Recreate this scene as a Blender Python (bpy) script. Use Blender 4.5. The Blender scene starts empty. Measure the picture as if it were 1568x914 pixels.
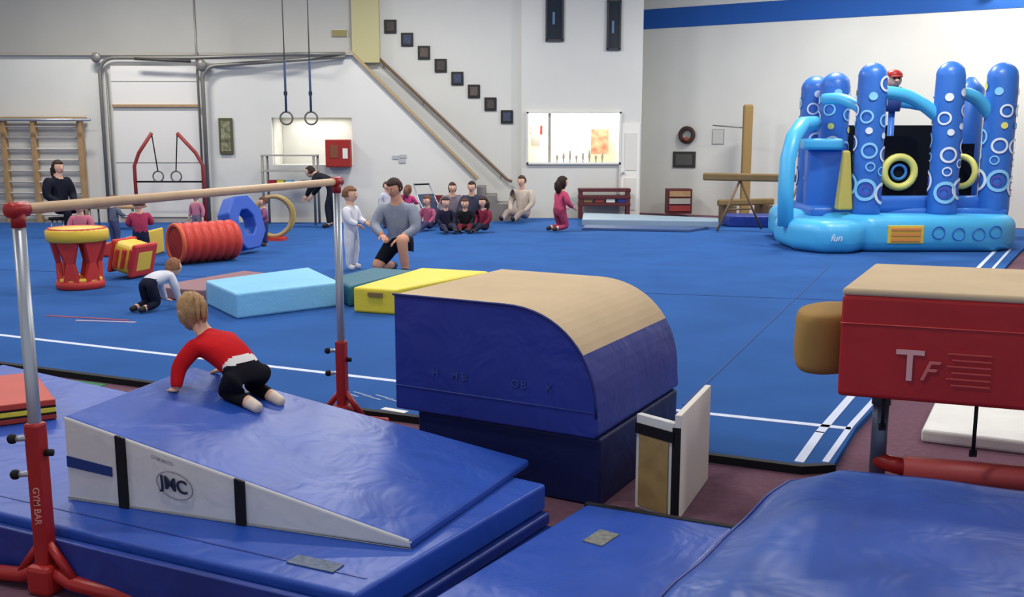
import bpy, bmesh, math, random
from mathutils import Vector, Matrix
random.seed(4)
scene=bpy.context.scene
col=bpy.context.collection
# ------------------------------------------------------------------ materials
def lin(c):
    def f(v):
        v/=255.
        return v/12.92 if v<=.04045 else ((v+.055)/1.055)**2.4
    return (f(c[0]),f(c[1]),f(c[2]),1)
MC={}
def mat(name,c,rough=.6,spec=.4,var=.0,vs=8.,bump=0.,bs=20.,metal=0.,emit=0.,coat=0.,bd=.05):
    if name in MC: return MC[name]
    m=bpy.data.materials.new(name); m.use_nodes=True
    nt=m.node_tree; b=nt.nodes['Principled BSDF']
    b.inputs['Roughness'].default_value=rough
    b.inputs['Specular IOR Level'].default_value=spec
    b.inputs['Metallic'].default_value=metal
    b.inputs['Coat Weight'].default_value=coat
    L=lin(c); b.inputs['Base Color'].default_value=L
    tc=nt.nodes.new('ShaderNodeTexCoord')
    if var>0:
        n=nt.nodes.new('ShaderNodeTexNoise'); n.inputs['Scale'].default_value=vs; n.inputs['Detail'].default_value=5
        r=nt.nodes.new('ShaderNodeValToRGB')
        r.color_ramp.elements[0].position=.3; r.color_ramp.elements[1].position=.7
        r.color_ramp.elements[0].color=tuple(x*(1-var) for x in L[:3])+(1,)
        r.color_ramp.elements[1].color=tuple(min(1,x*(1+var)) for x in L[:3])+(1,)
        nt.links.new(tc.outputs['Object'],n.inputs['Vector']); nt.links.new(n.outputs['Fac'],r.inputs['Fac'])
        nt.links.new(r.outputs['Color'],b.inputs['Base Color'])
    if bump>0:
        n=nt.nodes.new('ShaderNodeTexNoise'); n.inputs['Scale'].default_value=bs; n.inputs['Detail'].default_value=3
        n.inputs['Distortion'].default_value=.6
        u=nt.nodes.new('ShaderNodeBump'); u.inputs['Strength'].default_value=min(1,bump); u.inputs['Distance'].default_value=bd
        nt.links.new(tc.outputs['Object'],n.inputs['Vector']); nt.links.new(n.outputs['Fac'],u.inputs['Height'])
        nt.links.new(u.outputs['Normal'],b.inputs['Normal'])
    if emit>0:
        b.inputs['Emission Color'].default_value=L; b.inputs['Emission Strength'].default_value=emit
    MC[name]=m; return m
VB=mat('vinyl_blue',(36,78,172),.42,.45,var=.10,vs=3,bump=.28,bs=4)
VB2=mat('vinyl_blue_deep',(28,54,136),.42,.45,var=.15,vs=4,bump=.25,bs=5)
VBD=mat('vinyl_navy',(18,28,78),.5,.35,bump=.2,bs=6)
TAN=mat('suede_tan',(204,182,148),.88,.12,var=.06,vs=3,bump=.08,bs=60,bd=.01)
TAND=mat('suede_tan_dark',(128,106,72),.8,.2,var=.1,vs=4)
WHT=mat('vinyl_white',(218,218,212),.5,.4,var=.05,vs=4,bump=.1,bs=8)
BLK=mat('black_webbing',(18,18,24),.7,.3)
RED=mat('painted_red',(165,34,32),.4,.45,var=.06,vs=5)
VRED=mat('vinyl_red',(172,32,32),.45,.4,var=.08,vs=3,bump=.12,bs=5)
STEEL=mat('steel_tube',(175,182,190),.35,.6,metal=.6)
WOOD=mat('wood_rail',(222,190,152),.5,.4,var=.08,vs=10)
WOODF=mat('wood_frame',(166,134,96),.6,.3,var=.12,vs=8)
WALL=mat('wall_paint',(211,211,205),.9,.1,var=.025,vs=1.2)
WALLG=mat('wall_paint_upper',(194,194,190),.9,.1,var=.03,vs=1)
WALLY=mat('wall_paint_cream',(196,190,146),.9,.1)
CEIL=mat('ceiling_paint',(205,205,203),.9,.1)
CARP=mat('carpet_blue',(46,88,150),.95,.08,var=.10,vs=1.5,bump=.1,bs=150,bd=.01)
FLR=mat('carpet_maroon',(108,78,92),.95,.1,var=.12,vs=30)
LINE=mat('floor_tape_white',(205,215,235),.7,.2)
LB=mat('vinyl_lightblue',(128,194,230),.45,.4,var=.05,vs=3,bump=.1)
YEL=mat('vinyl_yellow',(226,206,60),.45,.4,var=.05,vs=3,bump=.1)
TEAL=mat('vinyl_teal',(30,98,118),.5,.4,bump=.1)
PINKM=mat('vinyl_rose',(142,104,110),.5,.4,bump=.1)
# ------------------------------------------------------------------ helpers
def link(o): col.objects.link(o); return o
def par(o,p):
    o.parent=p; o.matrix_parent_inverse=Matrix.Translation(p.location).inverted(); return o
def mesh_obj(name,verts,faces,mats,fm=None,smooth=False,parent=None,bevel=0,seg=3):
    me=bpy.data.meshes.new(name); me.from_pydata([tuple(v) for v in verts],[],faces)
    if not isinstance(mats,(list,tuple)): mats=[mats]
    for m in mats: me.materials.append(m)
    if fm:
        for p,i in zip(me.polygons,fm): p.material_index=i
    bm=bmesh.new(); bm.from_mesh(me); bmesh.ops.recalc_face_normals(bm,faces=bm.faces); bm.to_mesh(me); bm.free()
    for p in me.polygons: p.use_smooth=smooth
    o=link(bpy.data.objects.new(name,me))
    if parent: par(o,parent)
    if bevel>0:
        b=o.modifiers.new('bevel','BEVEL'); b.width=bevel; b.segments=seg; b.limit_method='ANGLE'; b.angle_limit=math.radians(40)
    return o
def grp(name,loc=(0,0,0)):
    e=bpy.data.objects.new(name,None); e.empty_display_size=.2; e.location=loc; link(e); return e
def prism(name,pts,z0,z1,m,parent=None,bevel=0,seg=3):
    n=len(pts); v=[(p[0],p[1],z0) for p in pts]+[(p[0],p[1],z1) for p in pts]
    f=[tuple(range(n))[::-1],tuple(range(n,2*n))]+[(i,(i+1)%n,n+(i+1)%n,n+i) for i in range(n)]
    return mesh_obj(name,v,f,m,None,parent=parent,bevel=bevel,seg=seg)
def box(name,c,s,m,parent=None,bevel=0,rot=0,tilt=None,seg=2):
    hx,hy,hz=s[0]/2,s[1]/2,s[2]/2
    R=Matrix.Rotation(rot,3,'Z')
    if tilt: R=R@Matrix.Rotation(tilt[1],3,tilt[0])
    v=[Vector(c)+R@Vector((x*hx,y*hy,z*hz)) for x in(-1,1) for y in(-1,1) for z in(-1,1)]
    f=[(0,1,3,2),(4,6,7,5),(0,4,5,1),(2,3,7,6),(0,2,6,4),(1,5,7,3)]
    return mesh_obj(name,v,f,m,parent=parent,bevel=bevel,seg=seg)
def tube(name,pts,r,m,parent=None,seg=12,closed=False,smooth=True):
    pts=[Vector(p) for p in pts]; n=len(pts)
    rs=r if isinstance(r,(list,tuple)) else [r]*n
    V=[];F=[];prev=None
    for i,p in enumerate(pts):
        if closed: d=(pts[(i+1)%n]-pts[i-1])
        else: d=(pts[min(i+1,n-1)]-pts[max(i-1,0)])
        d.normalize()
        if prev is None:
            a=Vector((0,0,1)) if abs(d.z)<.9 else Vector((1,0,0)); u=d.cross(a).normalized()
        else: u=(prev-d*prev.dot(d)).normalized()
        prev=u; w=d.cross(u)
        for k in range(seg):
            t=2*math.pi*k/seg; V.append(p+(u*math.cos(t)+w*math.sin(t))*rs[i])
    for i in range(n if closed else n-1):
        j=(i+1)%n
        for k in range(seg):
            l=(k+1)%seg; F.append((i*seg+k,i*seg+l,j*seg+l,j*seg+k))
    if not closed:
        F.append(tuple(range(seg))[::-1]); F.append(tuple(range((n-1)*seg,n*seg)))
    return mesh_obj(name,V,F,m,smooth=smooth,parent=parent)
def ring(name,c,R,r,m,axis='Y',parent=None,yaw=0,seg=32,sy=1):
    M=Matrix.Rotation(yaw,3,'Z'); P=[]
    for i in range(seg):
        t=2*math.pi*i/seg
        q={'Y':Vector((R*math.cos(t),0,R*sy*math.sin(t))),'Z':Vector((R*math.cos(t),R*sy*math.sin(t),0)),'X':Vector((0,R*math.cos(t),R*sy*math.sin(t)))}[axis]
        P.append(Vector(c)+M@q)
    return tube(name,P,r,m,parent,seg=8,closed=True)
def ellip(name,c,s,m,parent=None,R=None,seg=20,fn=None):
    bm=bmesh.new(); bmesh.ops.create_uvsphere(bm,u_segments=seg,v_segments=seg*2//3,radius=1)
    R=R or Matrix.Identity(3)
    for v in bm.verts:
        q=Vector((v.co.x*s[0],v.co.y*s[1],v.co.z*s[2]))
        if fn: q=fn(q,v.co.copy())
        v.co=Vector(c)+R@q
    me=bpy.data.meshes.new(name); bm.to_mesh(me); bm.free(); me.materials.append(m)
    for p in me.polygons: p.use_smooth=True
    o=link(bpy.data.objects.new(name,me))
    if parent: par(o,parent)
    return o
def text(name,s,loc,size,m,rotz=0,flat=False,parent=None,ext=.002,shear=0,spin=0):
    cu=bpy.data.curves.new(name,'FONT'); cu.body=s; cu.size=size; cu.extrude=ext; cu.shear=shear; cu.align_x='CENTER'; cu.align_y='CENTER'; cu.offset=size*.012
    cu.materials.append(m); o=link(bpy.data.objects.new(name,cu)); o.location=loc
    o.rotation_euler=(0,0,rotz) if flat else (math.pi/2,spin,rotz)
    if parent: par(o,parent)
    return o
def arc(c,r,a0,a1,n,yaw=0):
    M=Matrix.Rotation(yaw,3,'Z'); o=[]
    for i in range(n+1):
        t=math.radians(a0+(a1-a0)*i/n); o.append(Vector(c)+M@Vector((r[0]*math.cos(t),0,r[1]*math.sin(t))))
    return o
# ------------------------------------------------------------------ people
CH=dict(pel=(0,0,.45),wai=(0,0,.55),che=(0,0,.66),nb=(0,.005,.765),hd=(0,-.005,.895),
 shL=(.115,0,.735),elL=(.165,.01,.585),wrL=(.175,-.03,.45),shR=(-.115,0,.735),elR=(-.165,.01,.585),wrR=(-.175,-.03,.45),
 hpL=(.06,0,.43),knL=(.07,-.015,.24),anL=(.07,0,.05),toL=(.08,-.08,.028),hpR=(-.06,0,.43),knR=(-.07,-.015,.24),anR=(-.07,0,.05),toR=(-.08,-.08,.028))
AD=dict(pel=(0,0,.53),wai=(0,0,.61),che=(0,0,.72),nb=(0,.01,.83),hd=(0,-.005,.93),
 shL=(.11,0,.805),elL=(.145,.015,.64),wrL=(.15,-.04,.50),shR=(-.11,0,.805),elR=(-.145,.015,.64),wrR=(-.15,-.04,.50),
 hpL=(.052,0,.51),knL=(.058,-.01,.28),anL=(.058,.005,.045),toL=(.07,-.09,.02),hpR=(-.052,0,.51),knR=(-.058,-.01,.28),anR=(-.058,.005,.045),toR=(-.07,-.09,.02))
RC=dict(pel=.104,wai=.104,che=.110,nb=.055,hd=.042,sh=.062,el=.046,wr=.031,hp=.080,kn=.056,an=.038,to=.033)
RA=dict(pel=.098,wai=.094,che=.104,nb=.048,hd=.034,sh=.060,el=.042,wr=.026,hp=.070,kn=.045,an=.029,to=.025)
TOR=('pel','wai','che','nb','hd')
EDG=[('pel','wai'),('wai','che'),('che','nb'),('nb','hd')]+[(a+s,b+s) for s in 'LR' for a,b in (('sh','el'),('el','wr'),('hp','kn'),('kn','an'),('an','to'))]+[('che','shL'),('che','shR'),('pel','hpL'),('pel','hpR')]
def person(name,loc,yaw,H,pose,shirt,pants,hairc,skin=(222,176,150),adult=False,look=None,hair='short',fore='shirt',shin='pants',shoe=(40,40,45),world=False,up=None,waist=None,hands=''):
    base=dict(AD if adult else CH); RR=RA if adult else RC
    if world: J={k:Vector(v)-Vector(loc) for k,v in pose.items()}
    else:
        base.update(pose); M=Matrix.Rotation(yaw,3,'Z'); J={k:M@(Vector(v)*H) for k,v in base.items()}
    L=Vector(loc); G=grp(name,loc)
    ms=[mat('%s_shirt'%name,shirt,.85,.1,var=.08,vs=12,bump=.25,bs=14,bd=.02),mat('%s_trousers'%name,pants,.85,.1,var=.1,vs=12,bump=.2,bs=14,bd=.02),mat('skin_%d_%d'%(skin[0],skin[1]),skin,.55,.3),mat('%s_shoes'%name,shoe,.6,.3)]
    if waist: ms.append(mat('%s_hem'%name,waist,.8,.1))
    keys=list(J.keys()); me=bpy.data.meshes.new('body')
    me.from_pydata([tuple(L+J[k]) for k in keys],[(keys.index(a),keys.index(b)) for a,b in EDG],[])
    o=link(bpy.data.objects.new('body',me))
    sk=o.modifiers.new('s','SKIN'); sk.use_smooth_shade=True; sk.branch_smoothing=.6
    su=o.modifiers.new('u','SUBSURF'); lv=4 if waist else 2; su.levels=lv; su.render_levels=lv
    rad={}
    for i,k in enumerate(keys):
        r=RR[k if k in TOR else k[:2]]*H; rad[k]=r
        d=me.skin_vertices[0].data[i]; d.radius=(r*1.08,r*.92) if k in('pel','wai','che') else (r,r); d.use_root=(k=='pel')
    dg=bpy.context.evaluated_depsgraph_get(); dg.update()
    ev=o.evaluated_get(dg); m2=bpy.data.meshes.new_from_object(ev)
    bpy.data.objects.remove(o)
    for m in ms: m2.materials.append(m)
    def slot(a,b,t):
        a2=a[:2]
        if (a,b)==('nb','hd'): return 2
        if (a,b)==('che','nb'): return 2 if t>.9 else 0
        if a2=='sh': return 0 if (fore!='skin' or t<.5) else 2
        if a2=='el': return (0 if t<.9 else 2) if fore=='shirt' else 2
        if a2=='hp': return 1 if (shin!='short' or t<.8) else 2
        if a2=='kn': return (1 if t<.92 else 2) if shin=='pants' else 2
        if a2=='an': return 3
        if (a,b)==('pel','wai'): return (4 if .35<t<.7 else (1 if t<.5 else 0)) if waist else (1 if t<.5 else 0)
        if a=='pel': return 1
        return 0
    for p in m2.polygons:
        c=Vector(p.center)-L; best=1e9; bi=0
        for a,b in EDG:
            A=J[a];B=J[b];ab=B-A; t=max(0,min(1,(c-A).dot(ab)/max(ab.length_squared,1e-9)))
            rr=rad[a]*(1-t)+rad[b]*t
            q=(c-(A+ab*t)).length-rr
            if q<best: best=q; bi=slot(a,b,t)
        p.material_index=bi; p.use_smooth=True
    m2.name='body'; ob=link(bpy.data.objects.new('body',m2)); par(ob,G)
    hs=(.050,.060,.070) if adult else (.078,.088,.098)
    hs=[x*H for x in hs]
    fwd=Vector((math.sin(yaw),-math.cos(yaw),0)) if look is None else Vector(look).normalized()
    upv=Vector(up).normalized() if up else Vector((0,0,1))
    yb=-fwd; xl=yb.cross(upv).normalized(); zz=xl.cross(yb).normalized()
    R=Matrix((xl,yb,zz)).transposed()
    hc=L+J['hd']
    def shp(q,n):
        if n.z<0: k=1+.32*n.z; q.x*=k; q.y*=(1+.15*n.z)
        if n.y<-.3: q.y*=.94
        return q
    sm=ms[2]
    ellip('head',hc,hs,sm,G,R,24,shp)
    def at(x,y,z): return hc+R@Vector((x*hs[0],y*hs[1],z*hs[2]))
    ellip('nose',at(0,-.97,-.12),(hs[0]*.13,hs[1]*.16,hs[2]*.17),sm,G,R,10)
    eyeM=mat('eye_dark',(45,32,28),.3,.5); lip=mat('lip',(176,92,88),.5,.3); ew=mat('eye_white',(235,232,228),.4,.4)
    for s in(-1,1):
        ellip('eye_white_%d'%s,at(.38*s,-.83,.04),(hs[0]*.16,hs[1]*.07,hs[2]*.075),ew,G,R,10)
        ellip('iris_%d'%s,at(.38*s,-.87,.04),(hs[0]*.075,hs[1]*.05,hs[2]*.065),eyeM,G,R,8)
        ellip('brow_%d'%s,at(.38*s,-.86,.24),(hs[0]*.18,hs[1]*.05,hs[2]*.03),eyeM,G,R,8)
        ellip('ear_%d'%s,at(.98*s,.05,-.05),(hs[0]*.12,hs[1]*.18,hs[2]*.24),sm,G,R,10)
    ellip('mouth',at(0,-.84,-.46),(hs[0]*.26,hs[1]*.07,hs[2]*.05),lip,G,R,10)
    hm=mat('hair_%d_%d_%d'%hairc,hairc,.75,.25,var=.22,vs=35,bump=.3,bs=45,bd=.012)
    def hsh(q,n):
        if n.y<-.25 and n.z<.45: q=q*.72
        if n.z<-.35 and hair=='short': q=q*.8
        if n.z<-.2 and hair in('long','tail'): q.z*=1.12
        k=1+.035*math.sin(n.x*17+n.z*11)+.03*math.sin(n.y*15-n.z*9)
        return q*k
    ellip('hair',hc+R@Vector((0,.06*hs[1],.07*hs[2])),(hs[0]*1.1,hs[1]*1.1,hs[2]*1.07),hm,G,R,32,hsh)
    if hair=='long':
        b=[at(0,.55,.4),at(0,.85,-.2),at(0,.88,-.9),at(0,.85,-1.5),at(0,.8,-1.8)]
        tube('hair_fall',b,[hs[0]*.6,hs[0]*.9,hs[0]*.85,hs[0]*.5,hs[0]*.1],hm,G,12)
    if hair=='tail':
        for dx,ln in((-.16,.85),(.0,1.0),(.16,.9)):
            b=[at(dx*.5,.7,.75),at(dx,1.12,.8*ln),at(dx*1.8,1.4*ln,.35),at(dx*2,1.35*ln,-.35),at(dx*2,1.2*ln,-.75)]
            tube('ponytail',b,[hs[0]*.16,hs[0]*.2,hs[0]*.2,hs[0]*.14,hs[0]*.03],hm,G,10)
    hl=.1*H
    for s in 'LR':
        w=J['wr'+s]; d=(w-J['el'+s]).normalized()
        if 'down' in hands: d=(Vector((fwd.x,fwd.y,0)).normalized()+Vector((0,0,-.12))).normalized(); sd=d.cross(Vector((0,0,1)))
        else:
            sd=fwd-d*fwd.dot(d)
            if sd.length<.15: sd=d.cross(Vector((0,0,1)))
        sd.normalize(); n_=d.cross(sd).normalized()
        Rh=Matrix((sd,d,n_)).transposed()
        c=L+w
        ellip('palm_'+s,c+d*hl*.28,(hl*.24,hl*.36,hl*.13),sm,G,Rh,12)
        inw=n_*(-1 if s=='L' else 1)
        if 'down' in hands: inw=Vector((0,0,-1))
        th=1
        if 'down' in hands: th=1 if s=='L' else -1
        for i,(off,ln) in enumerate(((-.17,.36),(-.06,.44),(.06,.47),(.17,.42))):
            a=c+d*hl*.5+sd*off*th*hl; b=a+d*hl*ln*.5+inw*hl*.04; e=b+d*hl*ln*.42+inw*hl*.13
            tube('finger_%s%d'%(s,i),[a,b,e],[hl*.065,hl*.058,hl*.042],sm,G,6)
        a=c+d*hl*.15+sd*.18*th*hl; b=a+d*hl*.18+sd*hl*.16*th+inw*hl*.04; e=b+d*hl*.2+sd*hl*.05*th+inw*hl*.06
        tube('thumb_'+s,[a,b,e],[hl*.075,hl*.065,hl*.048],sm,G,6)
    return G
# ------------------------------------------------------------------ room shell
ZF=-.04
prism('floor',[(-14,-2),(14,-2),(14,24),(-14,24)],ZF-.1,ZF,FLR)
G=grp('exercise_floor_carpet',(0,12,0))
cp=[(1.69,4.94),(2.04,5.61),(7.66,14.69),(9.9,18.1),(9.6,18.3),(7,19.6),(4.5,20.8),(.3,20.9),(-.5,19.8),(-12.5,19.8),(-12.5,11.1),(-3.92,7.31),(1.51,4.93)]
prism('carpet',cp,ZF,0,CARP,G)
prism('edge_strip',[(1.70,4.93),(1.51,4.90),(-3.93,7.28),(-12.5,11.06),(-12.5,11.11),(-3.92,7.33),(1.5,4.95),(1.69,4.96)],ZF,.004,BLK,G)
def strip(name,a,b,w,m=LINE,parent=None,z=.0):
    a=Vector((a[0],a[1]));b=Vector((b[0],b[1]));d=(b-a).normalized();n=Vector((-d.y,d.x))*w/2
    return prism(name,[a-n,b-n,b+n,a+n],z,z+.004,m,parent)
strip('line_near',(-12.4,11.95),(-4.46,8.36),.055,parent=G);strip('line_near_b',(-4.46,8.36),(-.85,6.74),.055,parent=G);strip('line_near_c',(-.85,6.74),(2.0,5.58),.055,parent=G)
strip('line_right',(1.52,4.98),(1.80,5.52),.05,parent=G);strip('line_right_b0',(1.79,5.50),(2.21,6.24),.05,parent=G);strip('line_right_b',(2.21,6.24),(8.6,16.9),.05,parent=G)
strip('line_outer',(1.66,4.98),(2.02,5.64),.035,parent=G);strip('line_outer_b',(2.02,5.64),(7.66,14.98),.035,parent=G)
strip('tape_mark',(-4.5,9.3),(-3.6,9.05),.04,mat('tape_red',(140,54,80),.7),G);strip('tape_mark_b',(-4.1,9.05),(-3.5,8.95),.04,mat('tape_pale',(170,150,175),.7),G)
SEAM=mat('carpet_seam',(38,76,134),.9)
strip('seam',(1.1,6.1),(4.2,12.9),.016,SEAM,G); strip('seam_b',(-9,13.2),(4.7,9.9),.01,SEAM,G)
strip('tape_corner',(-.82,6.02),(-.66,5.93),.05,WHT,G)
for i in range(5): strip('floor_scribble',(-1.15+.08*i,6.42-.04*i+.05*(i%2)),(-1.02+.08*i,6.30-.04*i+.05*(i%2)),.018,mat('print_grey',(130,150,190),.8),G)
strip('green_floor_tape',(-4.2,7.27),(-2.9,6.75),.09,mat('green_tape',(40,120,70),.7),None,ZF)
def wallpoly(name,pts,y,m,th=.12):
    n=len(pts); v=[(p[0],y,p[1]) for p in pts]+[(p[0],y+th,p[1]) for p in pts]
    f=[tuple(range(n)),tuple(range(n,2*n))[::-1]]+[(i,(i+1)%n,n+(i+1)%n,n+i) for i in range(n)]
    return mesh_obj(name,v,f,m)
G=grp('wall_stair_side',(-6,20,1.6))
for o in (wallpoly('p1',[(-13,ZF),(-4.84,ZF),(-4.84,3.3),(-13,3.3)],20,WALL),
 wallpoly('p2',[(-4.84,ZF),(-3.22,ZF),(-3.22,1.15),(-4.84,1.15)],20,WALL),
 wallpoly('p3',[(-4.84,2.09),(-3.22,2.09),(-3.22,3.32),(-4.84,3.3)],20,WALL),
 wallpoly('p4',[(-3.22,ZF),(-.72,ZF),(-.72,.85),(-3.17,3.34),(-3.22,3.34)],20,WALL)): par(o,G)
G2=grp('wall_nook',(-4,20.6,1.6))
for o in (box('nook_back',(-4.03,20.95,1.6),(1.6,.05,1.1),WALL),box('nook_top',(-4.03,20.55,2.13),(1.6,.8,.05),WALL),box('nook_shelf',(-4.03,20.55,1.12),(1.6,.8,.05),WALL),box('nook_left',(-4.86,20.55,1.6),(.05,.8,1.1),WALL),box('nook_right',(-3.22,20.55,1.6),(.03,.8,1.1),WALL)): par(o,G2)
mesh_obj('trim_1',[(-3.2,19.93,3.34),(-.70,19.93,.85),(-.70,20.14,.85),(-3.2,20.14,3.34),(-3.2,19.93,3.41),(-.66,19.93,.88),(-.66,20.14,.88),(-3.2,20.14,3.41)],[(0,1,2,3),(4,5,6,7),(0,1,5,4),(2,3,7,6),(1,2,6,5),(0,3,7,4)],mat('trim_tan',(166,144,108),.6,.3))
box('trim_2',(-8.1,19.97,3.33),(9.9,.1,.05),mat('trim_grey',(160,156,146),.6))
box('landing_floor',(-8.0,20.7,3.1),(9.8,1.0,.2),WALLG)
wallpoly('wall_upper',[(-13,3.0),(-3.36,3.0),(-3.36,5.6),(-13,5.6)],21.25,WALLG,.04)
wallpoly('wall_cream_pillar',[(-3.35,3.25),(-2.78,3.25),(-2.78,5.6),(-3.35,5.6)],21.1,WALLY,.14)
wallpoly('wall_photo',[(-13,ZF),(.20,ZF),(.20,5.6),(-13,5.6)],21.3,WALL)
G=grp('wall_office',(1.5,21.2,2))
for o in (wallpoly('w1',[(.20,ZF),(2.75,ZF),(2.75,1.15),(.20,1.15)],21.15,WALL,.15),wallpoly('w2',[(.20,2.21),(2.75,2.21),(2.75,5.6),(.20,5.6)],21.15,WALL,.15),
  wallpoly('w3',[(.20,1.15),(.33,1.15),(.33,2.21),(.20,2.21)],21.15,WALL,.15),wallpoly('w4',[(2.30,1.15),(2.75,1.15),(2.75,2.21),(2.30,2.21)],21.15,WALL,.15),
  box('return',(2.69,22.2,2.8),(.12,1.9,5.7),WALL)): par(o,G)
G=grp('window_1',(1.3,21.3,1.7)); OW=mat('office_wall',(240,236,222),.8)
SH=mat('shelf_grey',(160,158,150),.6)
for o in (box('office_back',(1.3,22.9,1.7),(2.2,.05,1.6),OW),box('office_top',(1.3,22.1,2.5),(2.2,1.6,.05),OW),box('office_floor',(1.3,22.1,.95),(2.2,1.6,.05),OW),box('office_l',(.26,22.1,1.7),(.05,1.6,1.6),OW),box('office_r',(2.4,22.1,1.7),(.05,1.6,1.6),OW),
  box('frame_b',(1.31,21.14,1.15),(2.02,.12,.04),WHT),box('frame_t',(1.31,21.14,2.22),(2.02,.12,.04),WHT),box('frame_l',(.33,21.14,1.68),(.04,.12,1.1),WHT),box('frame_r',(2.30,21.14,1.68),(.04,.12,1.1),WHT),box('mullion',(.80,21.2,1.68),(.06,.08,1.06),SH),
  box('poster_red',(2.0,22.6,1.60),(.40,.02,.56),mat('poster_rust',(204,136,112),.7,var=.5,vs=9)),
  box('poster_grey',(.55,22.85,1.7),(.2,.02,.4),mat('poster_grey',(170,168,168),.7)),box('shelf_a',(.62,22.5,1.75),(.6,.3,.03),SH),box('shelf_b',(.62,22.5,1.45),(.6,.3,.03),SH),box('cabinet',(1.35,22.6,1.1),(.7,.35,.25),WHT),box('divider',(1.68,22.3,1.7),(.04,.9,1.5),OW),
  box('counter',(1.3,21.5,1.13),(1.9,.3,.04),WHT)): par(o,G)
TD=mat('trophy_dark',(90,84,80),.5); TL=mat('trophy_grey',(130,126,120),.5)
for i in range(8):
    x=.98+i*.14; tube('trophy_%d'%i,[(x,21.5,1.15),(x,21.5,1.19),(x,21.5,1.27),(x,21.5,1.32+.05*(i%3))],[.035,.012,.03,.02],TL,G,8)
for i in range(6): par(box('folder_%d'%i,(.42+i*.08,22.45,1.86),(.05,.2,.2),[TL,WHT,SH,RED,WHT,SH][i]),G)
G=grp('door_1',(2.52,21.12,1))
par(box('leaf',(2.52,21.13,.98),(.40,.03,2.04),mat('door_paint',(232,229,220),.6)),G); par(box('jamb_l',(2.30,21.12,1.0),(.04,.05,2.1),WALLG),G); par(box('panel_a',(2.53,21.11,1.4),(.26,.02,.8),mat('lit_doorway_pale_b',(218,214,205),.6),bevel=.008),G); par(box('panel_b',(2.53,21.11,.5),(.26,.02,.7),mat('lit_doorway_pale_b',(218,214,205),.6),bevel=.008),G); ellip('knob',(2.38,21.08,.95),(.03,.03,.03),STEEL,G)  # leaf stands for the lit doorway, its brightness put into the pale colour
def rw(X): return 23.1-.574*(X-2.75)
def rwp(name,x0,x1,z0,z1,m,off=0,th=.1,parent=None):
    n=Vector((-.498,-.867))
    a=Vector((x0,rw(x0)))+n*off; b=Vector((x1,rw(x1)))+n*off
    return prism(name,[a,b,b-n*th,a-n*th],z0,z1,m,parent)
rwp('wall_far_right',2.6,12.6,ZF,5.6,WALL)
rwp('trim_3',2.76,12.6,4.12,4.55,mat('paint_blue_stripe',(34,84,160),.7,.2),.012,.012)
box('wall_right',(12.7,8,2.7),(.15,20,5.7),WALL)
box('wall_left',(-12.9,9,2.7),(.15,23,5.7),WALL)
box('ceiling',(0,11,5.75),(27,27,.15),CEIL)
G=grp('wall_wreath',(3.9,22.3,1.75)); ring('wreath',(3.93,22.33,1.75),.15,.05,mat('wreath_brown',(70,52,44),.9,bump=.6,bs=40),parent=G,yaw=-.52); ellip('bow',(3.91,22.26,1.66),(.06,.03,.05),mat('bow_rust',(140,70,50),.7),G)
G=grp('wall_plaque',(3.9,22.3,1.2)); rwp('board',3.68,4.14,1.02,1.38,mat('plaque_dark',(50,50,48),.6),.03,.03,G); rwp('inset',3.74,4.08,1.08,1.32,mat('plaque_in',(84,84,80),.6),.035,.01,G)
G=grp('wall_notice',(4.6,22,1.7)); rwp('sheet',4.48,4.68,1.56,1.86,mat('paper',(192,192,188),.8),.02,.02,G); rwp('sheet_border',4.46,4.70,1.54,1.88,mat('paper_frame',(160,160,160),.8),.012,.01,G)
G=grp('wall_lamp',(9.6,19,4.4)); ellip('lamp_glass',(9.15,19.25,4.45),(.12,.12,.08),mat('lamp_glow',(255,240,200),.5,emit=6),G); par(box('lamp_base',(9.2,19.35,4.5),(.3,.12,.12),WHT,rot=-.52),G)
WF=mat('window_frame_dark',(58,58,60),.5)
for i,(x0,x1,z0,z1) in enumerate(((.72,1.06,3.70,4.75),(2.0,2.26,3.52,4.5))):
    G=grp('window_%d'%(i+2),((x0+x1)/2,21.1,4)); dk=mat('window_glass_dark',(34,42,50),.15,.6)
    par(box('glass',((x0+x1)/2,21.135,(z0+z1)/2),(x1-x0,.02,z1-z0),dk),G)
    for nm,c,s in (('l',(x0,21.12,(z0+z1)/2),(.04,.05,z1-z0)),('r',(x1,21.12,(z0+z1)/2),(.04,.05,z1-z0)),('b',((x0+x1)/2,21.12,z0),(x1-x0+.04,.05,.04)),('t',((x0+x1)/2,21.12,z1),(x1-x0+.04,.05,.04))): par(box('frame_'+nm,c,s,WF),G)
    par(box('pane_strip',((x0+x1)/2-.02,21.11,z0+.45),(.05,.02,.25),mat('window_sky',(90,120,150),.4)),G)  # sky-blue strip laid over the dark pane
for i in range(8):
    t=i/7.; x=-2.56+2.45*t; z=4.0-1.87*t
    G=grp('framed_photo',(x,21.25,z))
    par(box('frame',(x,21.275,z),(.26,.03,.28),mat('frame_black',(28,26,26),.5),bevel=.008),G); par(box('print',(x,21.252,z),(.16,.01,.18),mat('print_%d'%(i%3),[(70,62,60),(60,70,95),(92,80,72)][i%3],.6,var=.4,vs=20)),G)
G=grp('exit_sign',(-3.4,21.2,3.8)); par(box('plate',(-3.62,21.2,3.86),(.3,.03,.12),mat('sign_ochre',(150,140,90),.6)),G);par(box('border',(-3.62,21.225,3.86),(.33,.02,.15),WHT),G)
G=grp('stair_handrail',(-1.5,21.1,2)); HR=mat('handrail_brown',(118,96,78),.5)
tube('rail',[(-2.85,21.18,3.38),(-.1,21.18,.80),(.0,21.18,.76)],.032,HR,G)
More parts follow.
